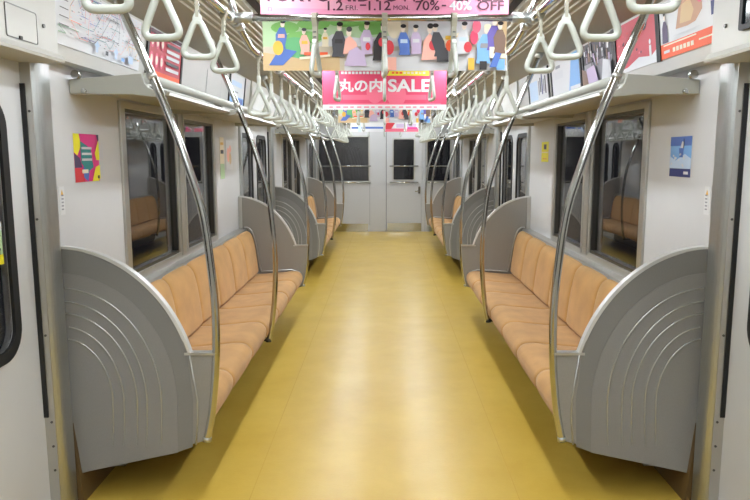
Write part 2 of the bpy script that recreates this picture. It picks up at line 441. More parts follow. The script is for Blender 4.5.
# ------------------------------------------------------------------ seat partitions
EC = (1.31, .44)
def ell(a, b, a0=90, a1=180, n=28, x_max=None):
    out = []
    for i in range(n+1):
        t = math.radians(a0+(a1-a0)*i/n)
        x = EC[0]+a*math.cos(t); z = EC[1]+b*math.sin(t)
        if x_max is None or x <= x_max+1e-6: out.append((x, z))
    return out
def partition(s, y, dr, name, label):
    """dr = -1: door side faces the camera; +1: door side faces away"""
    root = empty(name, (s*1.28, y, 0), label, 'partition', 'curved grey seat partitions')
    A, B = .54, .635
    T = .014
    arc = ell(A, B, 90, 180, 40, 1.298)
    k = [p for p in arc if p[1] > .635]
    outline = [(1.298, .11)]+[(1.298, k[0][1])]+k+[(k[-1][0], .632)]+[(.690, .632), (.702, .48), (.722, .34), (.742, .262)]
    mb = MB().prism(outline, XZ(s), y-T, y+T)
    link('panel', mb, 'partition_back', root)
    # raised skin on the door side, stepped at an arc
    f = y+dr*T
    inner = ell(.455, .53, 90, 180, 32, 1.296)
    skin = [(1.296, .115)]+[(1.296, inner[0][1])]+inner+[(.862, .21)]
    link('raised_field', MB().prism(skin, XZ(s), f, f+dr*.0025), 'partition_grey', root)
    band = [(1.296, inner[0][1]+.0005)]+[(1.296, k[0][1]-.012)]+[(p[0]+.01, p[1]-.008) for p in k]+[(.79, .44), (.80, .235), (.8625, .212)]+[(p[0]-.0005, p[1]+.0005) for p in inner[::-1]]
    link('outer_band', MB().prism(band, XZ(s), f, f+dr*.002), 'partition_band', root)
    for a, b in ((.19, .26), (.235, .31), (.29, .365), (.33, .415), (.39, .47)):
        pts = [p for p in ell(a, b, 90, 180, 26, 1.294)]+[(EC[0]-a+.002, .38), (EC[0]-a+.006, .30), (EC[0]-a+.012, .24)]
        mb = MB().tube([(s*p[0], f+dr*.003, p[1]) for p in pts], [.0028]*(len(pts)-3)+[.0022, .0014, .0004], 6)
        link('arc_groove_line', mb, 'rim_metal', root)
    # metal rim over the arc and along the step
    e2 = [p for p in ell(A+.004, B+.004, 90, 180, 40, 1.298)]
    out = e2+[(EC[0]-A-.002, .40)]
    inn = [(p[0]+.010*(1 if p[0] < 1.2 else .4), p[1]-.010*(1 if p[1] > .7 else .3)) for p in out]
    up = [i for i, p in enumerate(out) if p[1] >= .628]
    prof = [out[i] for i in up]+[inn[i] for i in up][::-1]
    link('rim', MB().prism(prof, XZ(s), y-.018, y+.016), 'rim_light', root)
    low = [(out[up[-1]][0]+.004, .63), (.772, .44), (.775, .34), (.785, .245)]
    mb = MB().tube([(s*p[0], f+dr*.003, p[1]) for p in low], .003, 6); link('arc_groove_line', mb, 'rim_metal', root)
    link('step_cap', MB().prism([(.690, .630), (.818, .630), (.818, .640), (.688, .640)], XZ(s), y-.020, y+.020), 'rim_metal', root)
    link('wall_bracket', MB().box(s*1.270, s*1.299, y-dr*.010, y-dr*.026, .14, 1.068), 'aluminium', root)
    # trim on the seat side along the backrest edge
    g = y-dr*T
    tr = [(1.255, .80), (1.215, .795), (1.18, .75), (1.148, .61), (1.125, .46), (1.11, .40), (.84, .412), (.76, .40)]
    c = catmull([(s*p[0], g-dr*.004, p[1]) for p in tr[:6]], 5)+[Vector((s*.84, g-dr*.004, .417)), Vector((s*.76, g-dr*.004, .39))]
    link('seat_edge_trim', MB().tube(c, .006, 6), 'rim_metal', root)
    return root
ordw = {0: 'first', 1: 'second'}
for s in (-1, 1):
    for b in BAYS:
        d = b*PITCH; sn = side_name[s]
        partition(s, P1+d, -1, 'seat_partition', 'grey fan-shaped partition with arc lines at the near end of the %s %s bench' % (which[b], sn))
        partition(s, PA+d, 1, 'seat_partition', 'plain grey side of the fan-shaped partition closing the far end of the %s %s bench' % (which[b], sn))

# ------------------------------------------------------------------ curved grab poles
POLE = [(.742, .262), (.715, .40), (.694, .60), (.688, .80), (.700, 1.0), (.727, 1.22), (.784, 1.42), (.850, 1.615), (.925, 1.806), (.996, 1.973), (1.058, 2.128)]
def pole(s, y, label, foot, group):
    root = empty('grab_pole', (s*.74, y, .25), label, 'pole', group)
    c = catmull([(s*p[0], y, p[1]) for p in POLE], 7)
    link('pole_tube', MB().tube(c, .0165, 16), 'chrome', root)
    link('ceiling_flange', MB().tube([(s*1.042, y, 2.09), (s*1.058, y, 2.13)], .028, 16), 'aluminium', root)
    if foot:
        link('foot_bracket', MB().tube([(s*.742, y, .278), (s*.744, y, .255)], .0185, 14).box(s*.742, s*.84, y-.009, y+.009, .260, .272), 'rubber', root)
    else:
        link('foot_bracket', MB().tube([(s*.740, y, .275), (s*.743, y, .255)], .0185, 14), 'brushed_metal', root)
    link('rack_clamp', MB().tube([(s*.895, y, 1.732), (s*.905, y, 1.752)], .019, 14), 'aluminium', root)
    return root
for s in (-1, 1):
    sn = side_name[s]
    for b in BAYS:
        d = b*PITCH
        pole(s, P1+d-.004, 'curved chrome pole at the near end of the %s %s bench' % (which[b], sn), False, 'curved chrome grab poles')
        pole(s, (4.19 if s < 0 else 4.70)+d, 'curved chrome pole with black foot rising mid-way along the %s %s bench' % (which[b], sn), True, 'curved chrome grab poles')
        pole(s, PA+d+.03, 'curved chrome pole at the far end of the %s %s bench' % (which[b], sn), False, 'curved chrome grab poles')

# ------------------------------------------------------------------ benches
def cushion(prof, s, y0, y1, depth, m, name, parent, nv=14):
    mb = MB(); n = len(prof); P = [Vector((p[0], p[1]-.050)) for p in prof]
    cen = sum(P, Vector((0, 0)))/n; rows = []
    for j in range(nv+1):
        v = j/nv; e = abs(2*v-1)**7*depth+abs(2*v-1)**2*depth*.22
        row = []
        for i in range(n):
            t = (P[(i+1) % n]-P[i-1]).normalized(); nn = Vector((t.y, -t.x))
            if nn.dot(P[i]-cen) < 0: nn = -nn
            q = P[i]-nn*e*.8
            row.append(mb.bm.verts.new((s*q.x, y0+(y1-y0)*v, q.y)))
        rows.append(row)
    for a, b in zip(rows, rows[1:]):
        for i in range(n):
            f = mb.bm.faces.new([a[i], a[(i+1) % n], b[(i+1) % n], b[i]]); f.smooth = True
    mb.bm.faces.new(rows[0]); mb.bm.faces.new(rows[-1][::-1])
    return link(name, mb, m, parent)
def spl(P, n=5): return [(v.x, v.y) for v in catmull([(p[0], p[1], 0) for p in P], n)]
seatp = spl([(1.20, .36), (1.19, .430), (1.07, .438), (.92, .452), (.82, .462), (.765, .452), (.735, .415), (.738, .365), (.765, .335), (.80, .330)], 5)+[(1.19, .33)]
backp = spl([(1.19, .425), (1.130, .45), (1.128, .50), (1.138, .60), (1.152, .70), (1.172, .775), (1.197, .812), (1.228, .825), (1.255, .80), (1.262, .74)], 5)+[(1.26, .44)]
def bench(s):
    y0, y1 = P1+.02, PA-.02
    root = empty('bench_seat', (s*1.0, (y0+y1)/2, .25), 'long orange-tan velour bench seat, the near one on the %s' % side_name[s], 'bench', 'orange bench seats')
    w = (y1-y0)/7
    for i in range(7):
        a = y0+i*w
        cushion(seatp, s, a, a+w, .007, 'velour', 'seat_cushion', root)
        cushion(backp, s, a, a+w, .012, 'velour_back', 'backrest', root)
    fr = MB().prism([(.80, .280), (1.295, .280), (1.295, .18), (1.20, .18), (.84, .255)], XZ(s), y0+.01, y1-.01)
    link('seat_frame', fr, 'dark_steel', root)
    link('backrest_sill', MB().prism([(1.22, .745), (1.298, .745), (1.298, .79), (1.235, .785)], XZ(s), y0, y1), 'aluminium', root)
    link('heater_cover', MB().box(s*1.16, s*1.295, y0+.15, y1-.15, .06, .20), 'dark_steel', root)
    dup(root, (s*1.0, (y0+y1)/2+PITCH, .25), 'long orange-tan velour bench seat, the far one on the %s' % side_name[s])
for s in (-1, 1): bench(s)

# ------------------------------------------------------------------ luggage racks
def rack(s):
    y0, y1 = 2.86, 5.96
    root = empty('luggage_rack', (s*1.28, (y0+y1)/2, 1.68), 'pale luggage rack over the near %s bench' % side_name[s], 'rack', 'luggage racks')
    link('front_rail', MB().tube([(s*.985, y0, 1.757), (s*.985, y1, 1.757)], .021, 14), 'rack_paint', root)
    link('lower_rail', MB().prism([(.935, 1.697), (.965, 1.690), (.975, 1.706), (.945, 1.713)], XZ(s), y0, y1), 'aluminium', root)
    link('shelf', MB().prism([(.965, 1.692), (1.298, 1.716), (1.298, 1.728), (.965, 1.704)], XZ(s), y0, y1), 'rack_paint', root)
    br = [(1.298, 1.690), (1.298, 1.748), (1.05, 1.768), (.998, 1.772), (.990, 1.735), (.975, 1.715), (.950, 1.706), (.915, 1.712), (.895, 1.700), (.905, 1.684), (.94, 1.676), (1.0, 1.682), (1.04, 1.688)]
    for y in (y0, 4.19 if s < 0 else 4.70, y1):
        link('bracket', MB().prism(br, XZ(s), y-.022, y+.022), 'rack_paint', root, bevel=.003)
    slats = MB()
    for i in range(4):
        slats.tube([(s*(1.04+i*.06), y0, 1.742), (s*(1.04+i*.06), y1, 1.742)], .006, 8)
    link('rack_bars', slats, 'aluminium', root)
    link('bracket_knob', MB().tube([(s*1.26, y0-.024, 1.765), (s*1.26, y0-.05,  1.765)], .018, 12), 'chrome', root)
    link('bracket_screw', MB().tube([(s*1.235, y0-.024, 1.70), (s*1.235, y0-.04, 1.70)], .009, 10), 'chrome', root)
    dup(root, (s*1.28, (y0+y1)/2+PITCH, 1.68), 'pale luggage rack over the far %s bench' % side_name[s])
for s in (-1, 1): rack(s)

# ------------------------------------------------------------------ overhead rails and hand straps
RXS = {-1: .632, 1: .614}; HI, LO = 1.998, 1.938
for s in (-1, 1):
    root = empty('overhead_rail', (s*RXS[s], 6, LO), 'chrome overhead rail running the length of the car above the %s benches' % side_name[s], 'rail', 'overhead strap rails')
    pts = [(s*RXS[s], NEAR+.02, HI), (s*RXS[s], 2.95, HI), (s*RXS[s], 3.02, HI-.006), (s*RXS[s], 3.26, LO+.006), (s*RXS[s], 3.34, LO), (s*RXS[s], 5.85, LO), (s*RXS[s], 6.15, HI),
           (s*RXS[s], 2.95+PITCH, HI), (s*RXS[s], 3.02+PITCH, HI-.006), (s*RXS[s], 3.26+PITCH, LO+.006), (s*RXS[s], 3.34+PITCH, LO), (s*RXS[s], 5.85+PITCH, LO), (s*RXS[s], 6.15+PITCH, HI), (s*RXS[s], END-.02, HI)]
    link('rail_tube', MB().tube(pts, .0155, 14), 'chrome', root)
    for y in (.4, 3.0, 6.15, 8.24, 11.39):
        m = MB().tube([(s*RXS[s], y, HI), (s*(RXS[s]+.012), y, HI+.05), (s*.68, y-.06, 2.19)], .013, 12)
        link('ceiling_hanger', m, 'chrome', root)
        link('hanger_collar', MB().tube([(s*RXS[s], y-.045, HI), (s*RXS[s], y+.045, HI-.003)], .022, 14), 'brushed_metal', root)
bars = [2.87, 4.15, 7.48, 9.39, 12.1]
ordinal = ['nearest', 'second', 'third', 'fourth', 'farthest']
for i, y in enumerate(bars):
    root = empty('cross_bar', (0, y, HI), '%s chrome bar crossing the aisle between the overhead rails' % ordinal[i], 'rail', 'cross bars over the aisle')
    low = y in (4.15, 9.39)
    link('bar_tube', MB().tube([(-RXS[-1]+.02, y, HI), (RXS[1]-.02, y, HI)], .0145, 14), 'chrome', root)
    for s in (-1, 1):
        m = MB().tube([(s*(RXS[s]-.09), y, HI), (s*(RXS[s]-.005), y, HI if not low else HI-.0)], .021, 14)
        if low: m.tube([(s*(RXS[s]-.06), y, HI-.01), (s*RXS[s], y, LO+.01)], .014, 10).tube([(s*RXS[s], y-.035, LO), (s*RXS[s], y+.035, LO)], .022, 12)
        else: m.tube([(s*RXS[s], y-.035, HI), (s*RXS[s], y+.035, HI)], .022, 12)
        link('t_joint', m, 'brushed_metal', root)

def make_strap(kind, loc, label, group):
    """grip plane is across the rail (x,z); local rail direction is y"""
    x, y, z = loc
    L = .098 if kind == 'short' else .165
    root = empty('hand_strap', loc, label, 'hand strap', group)
    # belt looped over the rail
    w = .011
    prof = [(-.019, -.004), (-.0175, .010), (-.010, .0185), (0, .0205), (.010, .0185), (.0175, .010), (.019, -.004), (.006, -.035), (.005, -L), (-.005, -L), (-.006, -.035)]
    link('belt', MB().prism([(x+a, z+b) for a, b in prof], XZf, y-w, y+w), 'belt_fabric', root)
    link('belt_stud', MB().box(x-.008, x+.008, y-.006, y+.006, z-.060, z-.054).box(x-.008, x+.008, y-.006, y+.006, z-.080, z-.074), 'dark_steel', root)
    if kind == 'long':
        link('belt_sleeve', MB().prism(rrect(x-.010, x+.010, y-.013, y+.013, .006, 3), lambda a, b, t: (a, b, t), z-L-.01, z-.105), 'grip_plastic', root)
    # triangular grip
    zt = z-L+.006; H = .136; W = .060
    tri = [(0, zt+.004), (-W*1.0, zt-H), (W*1.0, zt-H)]
    pts = []
    def rnd(p, q, r, rad, n=7):
        p, q, r = Vector(p), Vector(q), Vector(r)
        u = (p-q).normalized(); v = (r-q).normalized()
        h = math.acos(max(-1, min(1, u.dot(v))))/2; dd = rad/math.tan(h)
        a = q+u*dd; b = q+v*dd; out = []
        for i in range(n+1):
            t = i/n; out.append((1-t)**2*a+2*t*(1-t)*q+t*t*b)
        return out
    for i in range(3):
        pts += rnd(tri[i-1], tri[i], tri[(i+1) % 3], .024 if i else .020)
    P3 = []
    for i, p in enumerate(pts):
        q = pts[(i+1) % len(pts)]; seg = (q-p).length; k = max(1, int(seg/.02))
        for j in range(k): P3.append(p+(q-p)*j/k)
    g = MB().ring([(x+p.x, y, p.y) for p in P3], .0108, 12)
    g.prism([(x-.013, zt-.028), (x-.015, zt-.008), (x-.008, zt+.006), (x+.008, zt+.006), (x+.015, zt-.008), (x+.013, zt-.028)], XZf, y-.009, y+.009)
    link('grip', g, 'grip_plastic', root)
    return root
short_y = [1.60, 1.98, 2.36, 2.74, 6.45, 6.83, 7.21, 7.59, 7.97, 11.7, 12.08, 12.42]
long_y = [3.47+.375*i for i in range(7)]+[3.47+PITCH+.375*i for i in range(7)]
allr = sorted([(y, 'short') for y in short_y]+[(y, 'long') for y in long_y])
num = ['nearest', 'second', 'third', 'fourth', 'fifth', 'sixth', 'seventh', 'eighth', 'ninth', 'tenth', 'eleventh', 'twelfth', 'thirteenth', 'fourteenth',
       'fifteenth', 'sixteenth', 'seventeenth', 'eighteenth', 'nineteenth', 'twentieth', 'twenty-first', 'twenty-second', 'twenty-third', 'twenty-fourth', 'twenty-fifth', 'farthest']
proto = {}
for s in (-1, 1):
    for i, (y, kind) in enumerate(allr):
        lab = '%s white triangular hand strap from the camera on the %s overhead rail' % (num[i], side_name[s])
        if i == len(allr)-1: lab = 'farthest white triangular hand strap on the %s overhead rail' % side_name[s]
        loc = (s*RXS[s], y, HI if kind == 'short' else LO)
        grp = 'hand straps on the %s overhead rail' % side_name[s]
        rz = math.radians(random.uniform(-10, 10)+(-3*s if y < 3 else -8*s))
        if kind not in proto:
            proto[kind] = make_strap(kind, loc, lab, grp); proto[kind].rotation_euler = (0, 0, rz)
        else:
            o = dup(proto[kind], loc, lab, rz); o['group'] = grp
pos = {-1: 'left', 0: 'middle', 1: 'right'}
for i, y in enumerate(bars):
    for k in (-1, 0, 1):
        o = dup(proto['short'], (k*.285, y, HI), '%s white hand strap hanging from the %s bar over the aisle' % (pos[k], ordinal[i]), PI/2+math.radians([-14, 3, 12][k+1]+random.uniform(-4, 4)))
        o['group'] = 'hand straps on the cross bars'

# ------------------------------------------------------------------ printed matter
class Flat:
    """draws in a plane: o + u*U + v*V, layers lifted along N"""
    def __init__(s, o, U, V, N): s.o, s.U, s.V, s.N = Vector(o), Vector(U).normalized(), Vector(V).normalized(), Vector(N).normalized(); s.mb = MB(); s.k = 1
    def p(s, u, v, l): return s.o+s.U*u+s.V*v+s.N*(l*.0004)
    def poly(s, pts, m, l=None):
        if l is None: l = s.k; s.k += 1
        f = s.mb.face([s.p(a, b, l) for a, b in pts], m)
    def rect(s, a, b, c, d, m, l=None): s.poly(rect(a, b, c, d), m, l)
    def oval(s, cu, cv, ru, rv, m, l=None, n=16, rot=0):
        c, q = math.cos(rot), math.sin(rot)
        s.poly([(cu+ru*math.cos(2*PI*i/n)*c-rv*math.sin(2*PI*i/n)*q, cv+ru*math.cos(2*PI*i/n)*q+rv*math.sin(2*PI*i/n)*c) for i in range(n)], m, l)
    def line(s, P, w, m, l=None):
        if l is None: l = s.k; s.k += 1
        for a, b in zip(P, P[1:]):
            a, b = Vector(a), Vector(b); t = (b-a)
            if t.length < 1e-6: continue
            t.normalize(); n = Vector((-t.y, t.x))*w/2
            s.poly([a-n, b-n, b+n, a+n], m, l)
    def text(s, body, cu, cv, h, m, width=None, l=None, bold=0.0):
        if l is None: l = s.k; s.k += 1
        cu_ = bpy.data.curves.new('t', 'FONT'); cu_.body = body; cu_.size = 1; cu_.align_x = 'CENTER'; cu_.align_y = 'CENTER'
        cu_.offset = bold; cu_.resolution_u = 3
        ob = bpy.data.objects.new('t', cu_); C.objects.link(ob)
        dg = bpy.context.evaluated_depsgraph_get(); dg.update()
        me = bpy.data.meshes.new_from_object(ob.evaluated_get(dg))
        bpy.data.objects.remove(ob); bpy.data.curves.remove(cu_)
        if not me.vertices: return
        xs = [v.co.x for v in me.vertices]; ys = [v.co.y for v in me.vertices]
        W = max(xs)-min(xs); H = max(ys)-min(ys); mx = (max(xs)+min(xs))/2; my = (max(ys)+min(ys))/2
        sv = h/H; su = width/W if width else sv
        vs = [s.mb.bm.verts.new(s.p(cu+(v.co.x-mx)*su, cv+(v.co.y-my)*sv, l)) for v in me.vertices]
        k = s.mb.mi(m)
        for f in me.polygons:
            try: g = s.mb.bm.faces.new([vs[i] for i in f.vertices]); g.material_index = k
            except ValueError: pass
        bpy.data.meshes.remove(me)
    def done(s, parent, name='printed_design'):
        # keep faces turned the way they were drawn
        org = WORLD[parent.name]; bm = s.mb.bm
        bmesh.ops.translate(bm, verts=bm.verts, vec=-org)
        me = bpy.data.meshes.new(name); bm.to_mesh(me); bm.free()
        for q in s.mb.slots: me.materials.append(MATS[q])
        o = bpy.data.objects.new(name, me); C.objects.link(o); o.parent = parent; WORLD[o.name] = org
        return o

# hanging advertisements over the aisle
def hanging(y, z0, z1, label):
    root = empty('hanging_poster', (0, y, z0), label, 'poster', 'advertisements hanging over the aisle')
    link('sheet', MB().box(-.515, .515, y, y+.002, z0, z1), 'paper_white', root)
    link('holder_strip', MB().box(-.52, .52, y-.006, y+.008, z1-.004, z1+.018), 'aluminium', root)
    for x in (-.36, .36): link('holder_hook', MB().box(x-.012, x+.012, y-.003, y+.005, z1+.016, 2.214), 'aluminium', root)
    return root, Flat((0, y, z0), (1, 0, 0), (0, 0, 1), (0, -1, 0))
def kimono(F, u, v, h, robe, sash, lean=0, hair='ink_black', legs=None):
    """a small robed figure"""
    w = h*.26
    F.poly([(u-w*.35+lean, v+h*.72), (u+w*.35+lean, v+h*.72), (u+w*.75+lean*.6, v+h*.45), (u+w*.62, v+h*.12), (u+w*.72, v), (u-w*.75, v), (u-w*.6, v+h*.14), (u-w*.78+lean*.6, v+h*.48)], robe)
    F.poly([(u-w*.42+lean*.6, v+h*.50), (u+w*.42+lean*.6, v+h*.50), (u+w*.45+lean*.5, v+h*.38), (u-w*.45+lean*.5, v+h*.38)], sash)
    F.oval(u+lean*1.3, v+h*.83, w*.28, h*.105, 'skin')
    F.oval(u+lean*1.3+w*.06, v+h*.915, w*.36, h*.062, hair)
    if legs: F.rect(u-w*.4, u+w*.4, v-h*.10, v+.0, legs)
def picture(F, h):
    """generic crowd of robed figures in a garden"""
    F.rect(-.515, .515, 0, h, 'sand'); F.poly([(.10, h*.55), (.515, h*.62), (.515, h), (.10, h)], 'pale_grey')
    F.rect(-.515, .03, h*.45, h, 'pale_green'); F.rect(-.515, .515, h-.006, h, 'tan')
    for u, v, a, b in ((-.42, h*.8, .06, .025), (-.3, h*.86, .07, .022), (-.16, h*.9, .08, .02), (-.05, h*.8, .06, .03), (-.34, h*.62, .08, .025)): F.oval(u, v, a, b, 'leaf')
    F.oval(-.38, h*.42, .07, .045, 'green'); F.poly([(-.30, h*.45), (.14, h*.45), (.06, h*.66), (-.1, h*.6), (-.22, h*.68)], 'pale_grey'); F.oval(.04, h*.82, .03, .05, 'cream')
    F.poly([(-.515, 0), (-.19, 0), (-.19, h*.30), (-.35, h*.22), (-.515, h*.34)], 'tan')
    F.poly([(-.17, 0), (.52, 0), (.52, h*.3), (.2, h*.5), (-.17, h*.18)], 'pale_grey')
    F.rect(.515-.05, .515, h*.1, h, 'tan')
    kimono(F, -.440, h*.40, h*.55, 'blue', 'peach', .008); F.poly([(-.49, h*.1), (-.43, h*.1), (-.37, h*.36), (-.42, h*.40), (-.46, h*.3)], 'blue')
    F.oval(-.45, h*.42, .022, .03, 'gold')
    kimono(F, -.335, h*.30, h*.5, 'peach', 'gold', -.004, 'charcoal')
    F.rect(-.34, -.24, h*.28, h*.34, 'orange'); F.poly([(-.36, h*.2), (-.23, h*.26), (-.23, h*.3), (-.36, h*.25)], 'cream')
    kimono(F, -.250, h*.44, h*.36, 'cream', 'gold')
    kimono(F, -.195, h*.25, h*.66, 'charcoal', 'ink_black', .004); F.poly([(-.175, h*.30), (-.165, h*.58), (-.145, h*.64), (-.12, h*.52), (-.105, h*.34)], 'peach'); F.oval(-.150, h*.70, .011, .017, 'skin'); F.oval(-.148, h*.76, .012, .011, 'charcoal'); F.poly([(-.17, h*.08), (-.15, h*.36), (-.115, h*.44), (-.085, h*.30), (-.075, h*.08)], 'lilac')
    kimono(F, -.075, h*.30, h*.62, 'lilac', 'pale_grey', 0)
    kimono(F, -.020, h*.18, h*.72, 'ink_black', 'ink_black', .012); F.oval(-.012, h*.52, .014, .018, 'red'); F.oval(.02, h*.42, .02, .03, 'red'); F.rect(.0, .05, 0, h*.24, 'peach')
    F.oval(-.07, h*.44, .010, .016, 'red')
    kimono(F, .085, h*.28, h*.58, 'blue', 'pale_blue', -.006); kimono(F, .135, h*.3, h*.55, 'lilac', 'pale_grey', -.004)
    F.poly([(.18, h*.48), (.32, h*.70), (.36, h*.62), (.22, h*.36)], 'cream')
    F.poly([(.155, h*.18), (.165, h*.55), (.19, h*.68), (.215, h*.55), (.225, h*.2)], 'peach'); F.oval(.19, h*.75, .011, .017, 'skin'); F.oval(.192, h*.81, .013, .011, 'ink_black'); F.oval(.205, h*.46, .018, .022, 'red')
    kimono(F, .235, h*.25, h*.62, 'charcoal', 'charcoal', -.018); F.poly([(.22, h*.15), (.27, h*.15), (.265, h*.4), (.22, h*.45)], 'charcoal')
    F.rect(.255, .33, h*.56, h*.63, 'gold'); F.oval(.275, h*.45, .018, .024, 'orange')
    kimono(F, .325, h*.30, h*.60, 'pale_grey', 'pale_blue', .006); F.oval(.350, h*.42, .017, .022, 'red'); F.oval(.375, h*.60, .017, .03, 'hot_pink'); F.oval(.385, h*.80, .018, .028, 'hot_pink_light')
    F.rect(.352, .378, 0, h*.22, 'gold')
    kimono(F, .425-.01, h*.12, h*.74, 'sky_blue', 'grey', .010, 'cream'); F.rect(.40, .43, 0, h*.16, 'ink_black')
    kimono(F, .465-.01, h*.36, h*.62, 'purple', 'purple', .004, 'cream')
    F.rect(.44, .51, h*.22, h*.42, 'cream'); F.rect(.47, .505, 0, h*.20, 'sky_blue')
    kimono(F, .492-.01, h*.3, h*.60, 'brown', 'brown', .0); F.poly([(.44, .01), (.47, .01), (.49, h*.3), (.465, h*.32)], 'blue')
# 1 and 3: pink sale strip over the crowd picture
for idx, (y, lab) in enumerate(((2.945, 'wide hanging advertisement, pink TOKYO MIDTOWN SALE strip above robed figures, nearest the camera'),
                                (7.62, 'hanging advertisement with robed figures, just beyond the hot pink SALE poster'))):
    z0, z1 = 1.795, 2.165
    root, F = hanging(y, z0, z1, lab)
    h = .222
    picture(F, h)
    F.rect(-.515, .515, h, .37, 'pink')
    F.poly([(-.515, h+.03), (-.1, h+.02), (-.2, h+.06), (-.515, h+.08)], 'pink_pale')
    F.k += 1
    F.text('TOKYO MIDTOWN', -.150, .306, .064, 'ink_wine', .71, bold=.022)
    F.text('SALE', .392, .306, .064, 'ink_wine', .20, bold=.022)
    F.text('1.2', -.204, .258, .038, 'ink_wine', .064, bold=.014); F.text('FRI.', -.136, .250, .018, 'ink_wine', .050)
    F.text('–', -.089, .260, .006, 'ink_wine', .026, bold=.03)
    F.text('1.12', -.020, .258, .038, 'ink_wine', .092, bold=.014); F.text('MON.', .070, .250, .018, 'ink_wine', .066)
    F.text('70%', .178, .258, .038, 'ink_wine', .100, bold=.012); F.text('-', .246, .258, .006, 'ink_wine', .018, bold=.03)
    F.text('40%', .315, .258, .038, 'white_ink', .092, bold=.018); F.text('OFF', .440, .258, .038, 'ink_wine', .110, bold=.014)
    F.text('冂', -.475, .244, .014, 'ink_wine', .014)
    F.done(root)
# 2: hot pink SALE
root, F = hanging(5.72, 1.815, 2.150, 'hot pink hanging poster reading 丸の内 SALE in white with a white foot strip')
F.rect(-.515, .515, 0, .335, 'hot_pink'); F.oval(-.08, .14, .07, .09, 'hot_pink_light'); F.oval(.10, .12, .08, .10, 'hot_pink_light')
F.rect(-.35, .35, .08, .12, 'hot_pink_light')
F.rect(-.515, .515, 0, .040, 'white_ink'); F.rect(-.47, .47, .040, .052, 'hot_pink_light')
F.poly([(.02, .275), (.37, .275), (.37, .322), (.045, .322)], 'yellow')
F.text('丸の内', -.20, .195, .110, 'white_ink', .365, bold=.03)
F.text('SALE', .205, .195, .105, 'white_ink', .355, bold=.028)
l = F.k; F.k += 1
for i in range(11): F.rect(-.36+i*.030, -.338+i*.030, .288, .308, 'white_ink', l)
for i in range(9): F.rect(.06+i*.032, .082+i*.032, .290, .306, 'orange' if i < 3 else 'cream', l)
for i in range(16): F.rect(-.46+i*.058, -.43+i*.058+(i % 3)*.006, .015, .025, 'hot_pink_light', l)
F.done(root)
# 4: white/blue and red
root, F = hanging(10.4, 1.79, 2.15, 'small far hanging poster, white and blue on its left half, pink on its right')
F.rect(-.515, .515, 0, .36, 'white_ink'); F.rect(-.5, -.02, .045, .075, 'blue'); F.rect(-.40, -.35, .0, .16, 'pale_blue')
F.rect(.0, .515, .0, .05, 'hot_pink_light'); F.poly([(.0, .04), (.10, .04), (.16, .13), (.04, .16)], 'red'); F.rect(.18, .48, .06, .12, 'lilac'); F.rect(.35, .5, .04, .07, 'magenta')
F.rect(-.515, .515, .17, .36, 'sky_blue')
F.done(root)

# posters in the sloping rail above the racks
TL = Vector((-.13, 0, .285)).normalized()
def upper(s, y0, y1, label, v0=.055, v1=.290, frame='black', side='near'):
    """u runs with the eye: left to right as seen from the aisle"""
    V = Vector((-.035*s, 0, .30)).normalized(); N = Vector((-s*.30, 0, -.035)).normalized()
    base = Vector((s*1.235, 0, 1.80))
    a = (y1-y0)
    if s < 0: U = Vector((0, 1, 0)); o = base+Vector((0, y0, 0))+V*v0+N*.004
    else: U = Vector((0, -1, 0)); o = base+Vector((0, y1, 0))+V*v0+N*.004
    root = empty('cove_poster', tuple(o), label, 'poster', 'advertisements above the luggage racks')
    F = Flat(o, U, V, N); H = v1-v0
    mb = MB()
    q = [o, o+U*a, o+U*a+V*H, o+V*H]
    vs = [mb.bm.verts.new(p-N*.003) for p in q]+[mb.bm.verts.new(p) for p in q]
    for f in ((0, 3, 2, 1), (4, 5, 6, 7), (0, 1, 5, 4), (1, 2, 6, 5), (2, 3, 7, 6), (3, 0, 4, 7)): mb.bm.faces.new([vs[i] for i in f])
    link('sheet', mb, 'paper_white', root)
    if frame:
        for u0, u1 in ((-.028, 0), (a, a+.028)):
            mb = MB()
            r = [o+U*u0-V*.004, o+U*u1-V*.004, o+U*u1+V*(H+.004), o+U*u0+V*(H+.004)]
            vs = [mb.bm.verts.new(p-N*.003) for p in r]+[mb.bm.verts.new(p+N*.006) for p in r]
            for f in ((0, 3, 2, 1), (4, 5, 6, 7), (0, 1, 5, 4), (1, 2, 6, 5), (2, 3, 7, 6), (3, 0, 4, 7)): mb.bm.faces.new([vs[i] for i in f])
            link('frame_edge', mb, frame, root)
    return root, F, a, H
# left: route map
root, F, W, H = upper(-1, 2.56, 3.44, 'white railway route map of thin coloured lines at the near left, above the rack', frame=None)
F.rect(0, W, 0, H, 'white_ink')
rr = random.Random(3)
cols = ['red', 'orange', 'grey', 'blue', 'green', 'purple', 'gold', 'lilac', 'teal', 'peach', 'charcoal', 'magenta']
for k in range(30):
    u, v = rr.uniform(.12, W-.05), rr.uniform(.05, H-.03); P = [(u, v)]
    for j in range(rr.randint(3, 6)):
        a = rr.choice([0, 0, 45, -45, 0, 90]); L = rr.uniform(.03, .12)
        u = min(W-.02, max(.03, u+L*math.cos(math.radians(a))*rr.choice([-1, 1]))); v = min(H-.02, max(.045, v+L*math.sin(math.radians(a)))); P.append((u, v))
    F.line(P, .0022, rr.choice(cols))
l = F.k; F.k += 1
for k in range(5): F.rect(.02, .10-.005*k, .07+k*.030, .0735+k*.030, 'charcoal', l)
for k in range(230):
    u, v = rr.uniform(.1, W-.02), rr.uniform(.04, H-.01)
    F.rect(u, u+rr.uniform(.006, .02), v, v+.0025, rr.choice(['grey', 'charcoal', 'lilac', 'peach', 'pale_blue']), l)
for cu in (.36, .56):
    F.poly([(cu-.012, .015), (cu+.012, .015), (cu+.012, .04), (cu+.028, .04), (cu, .062), (cu-.028, .04), (cu-.012, .04)], 'pale_blue')
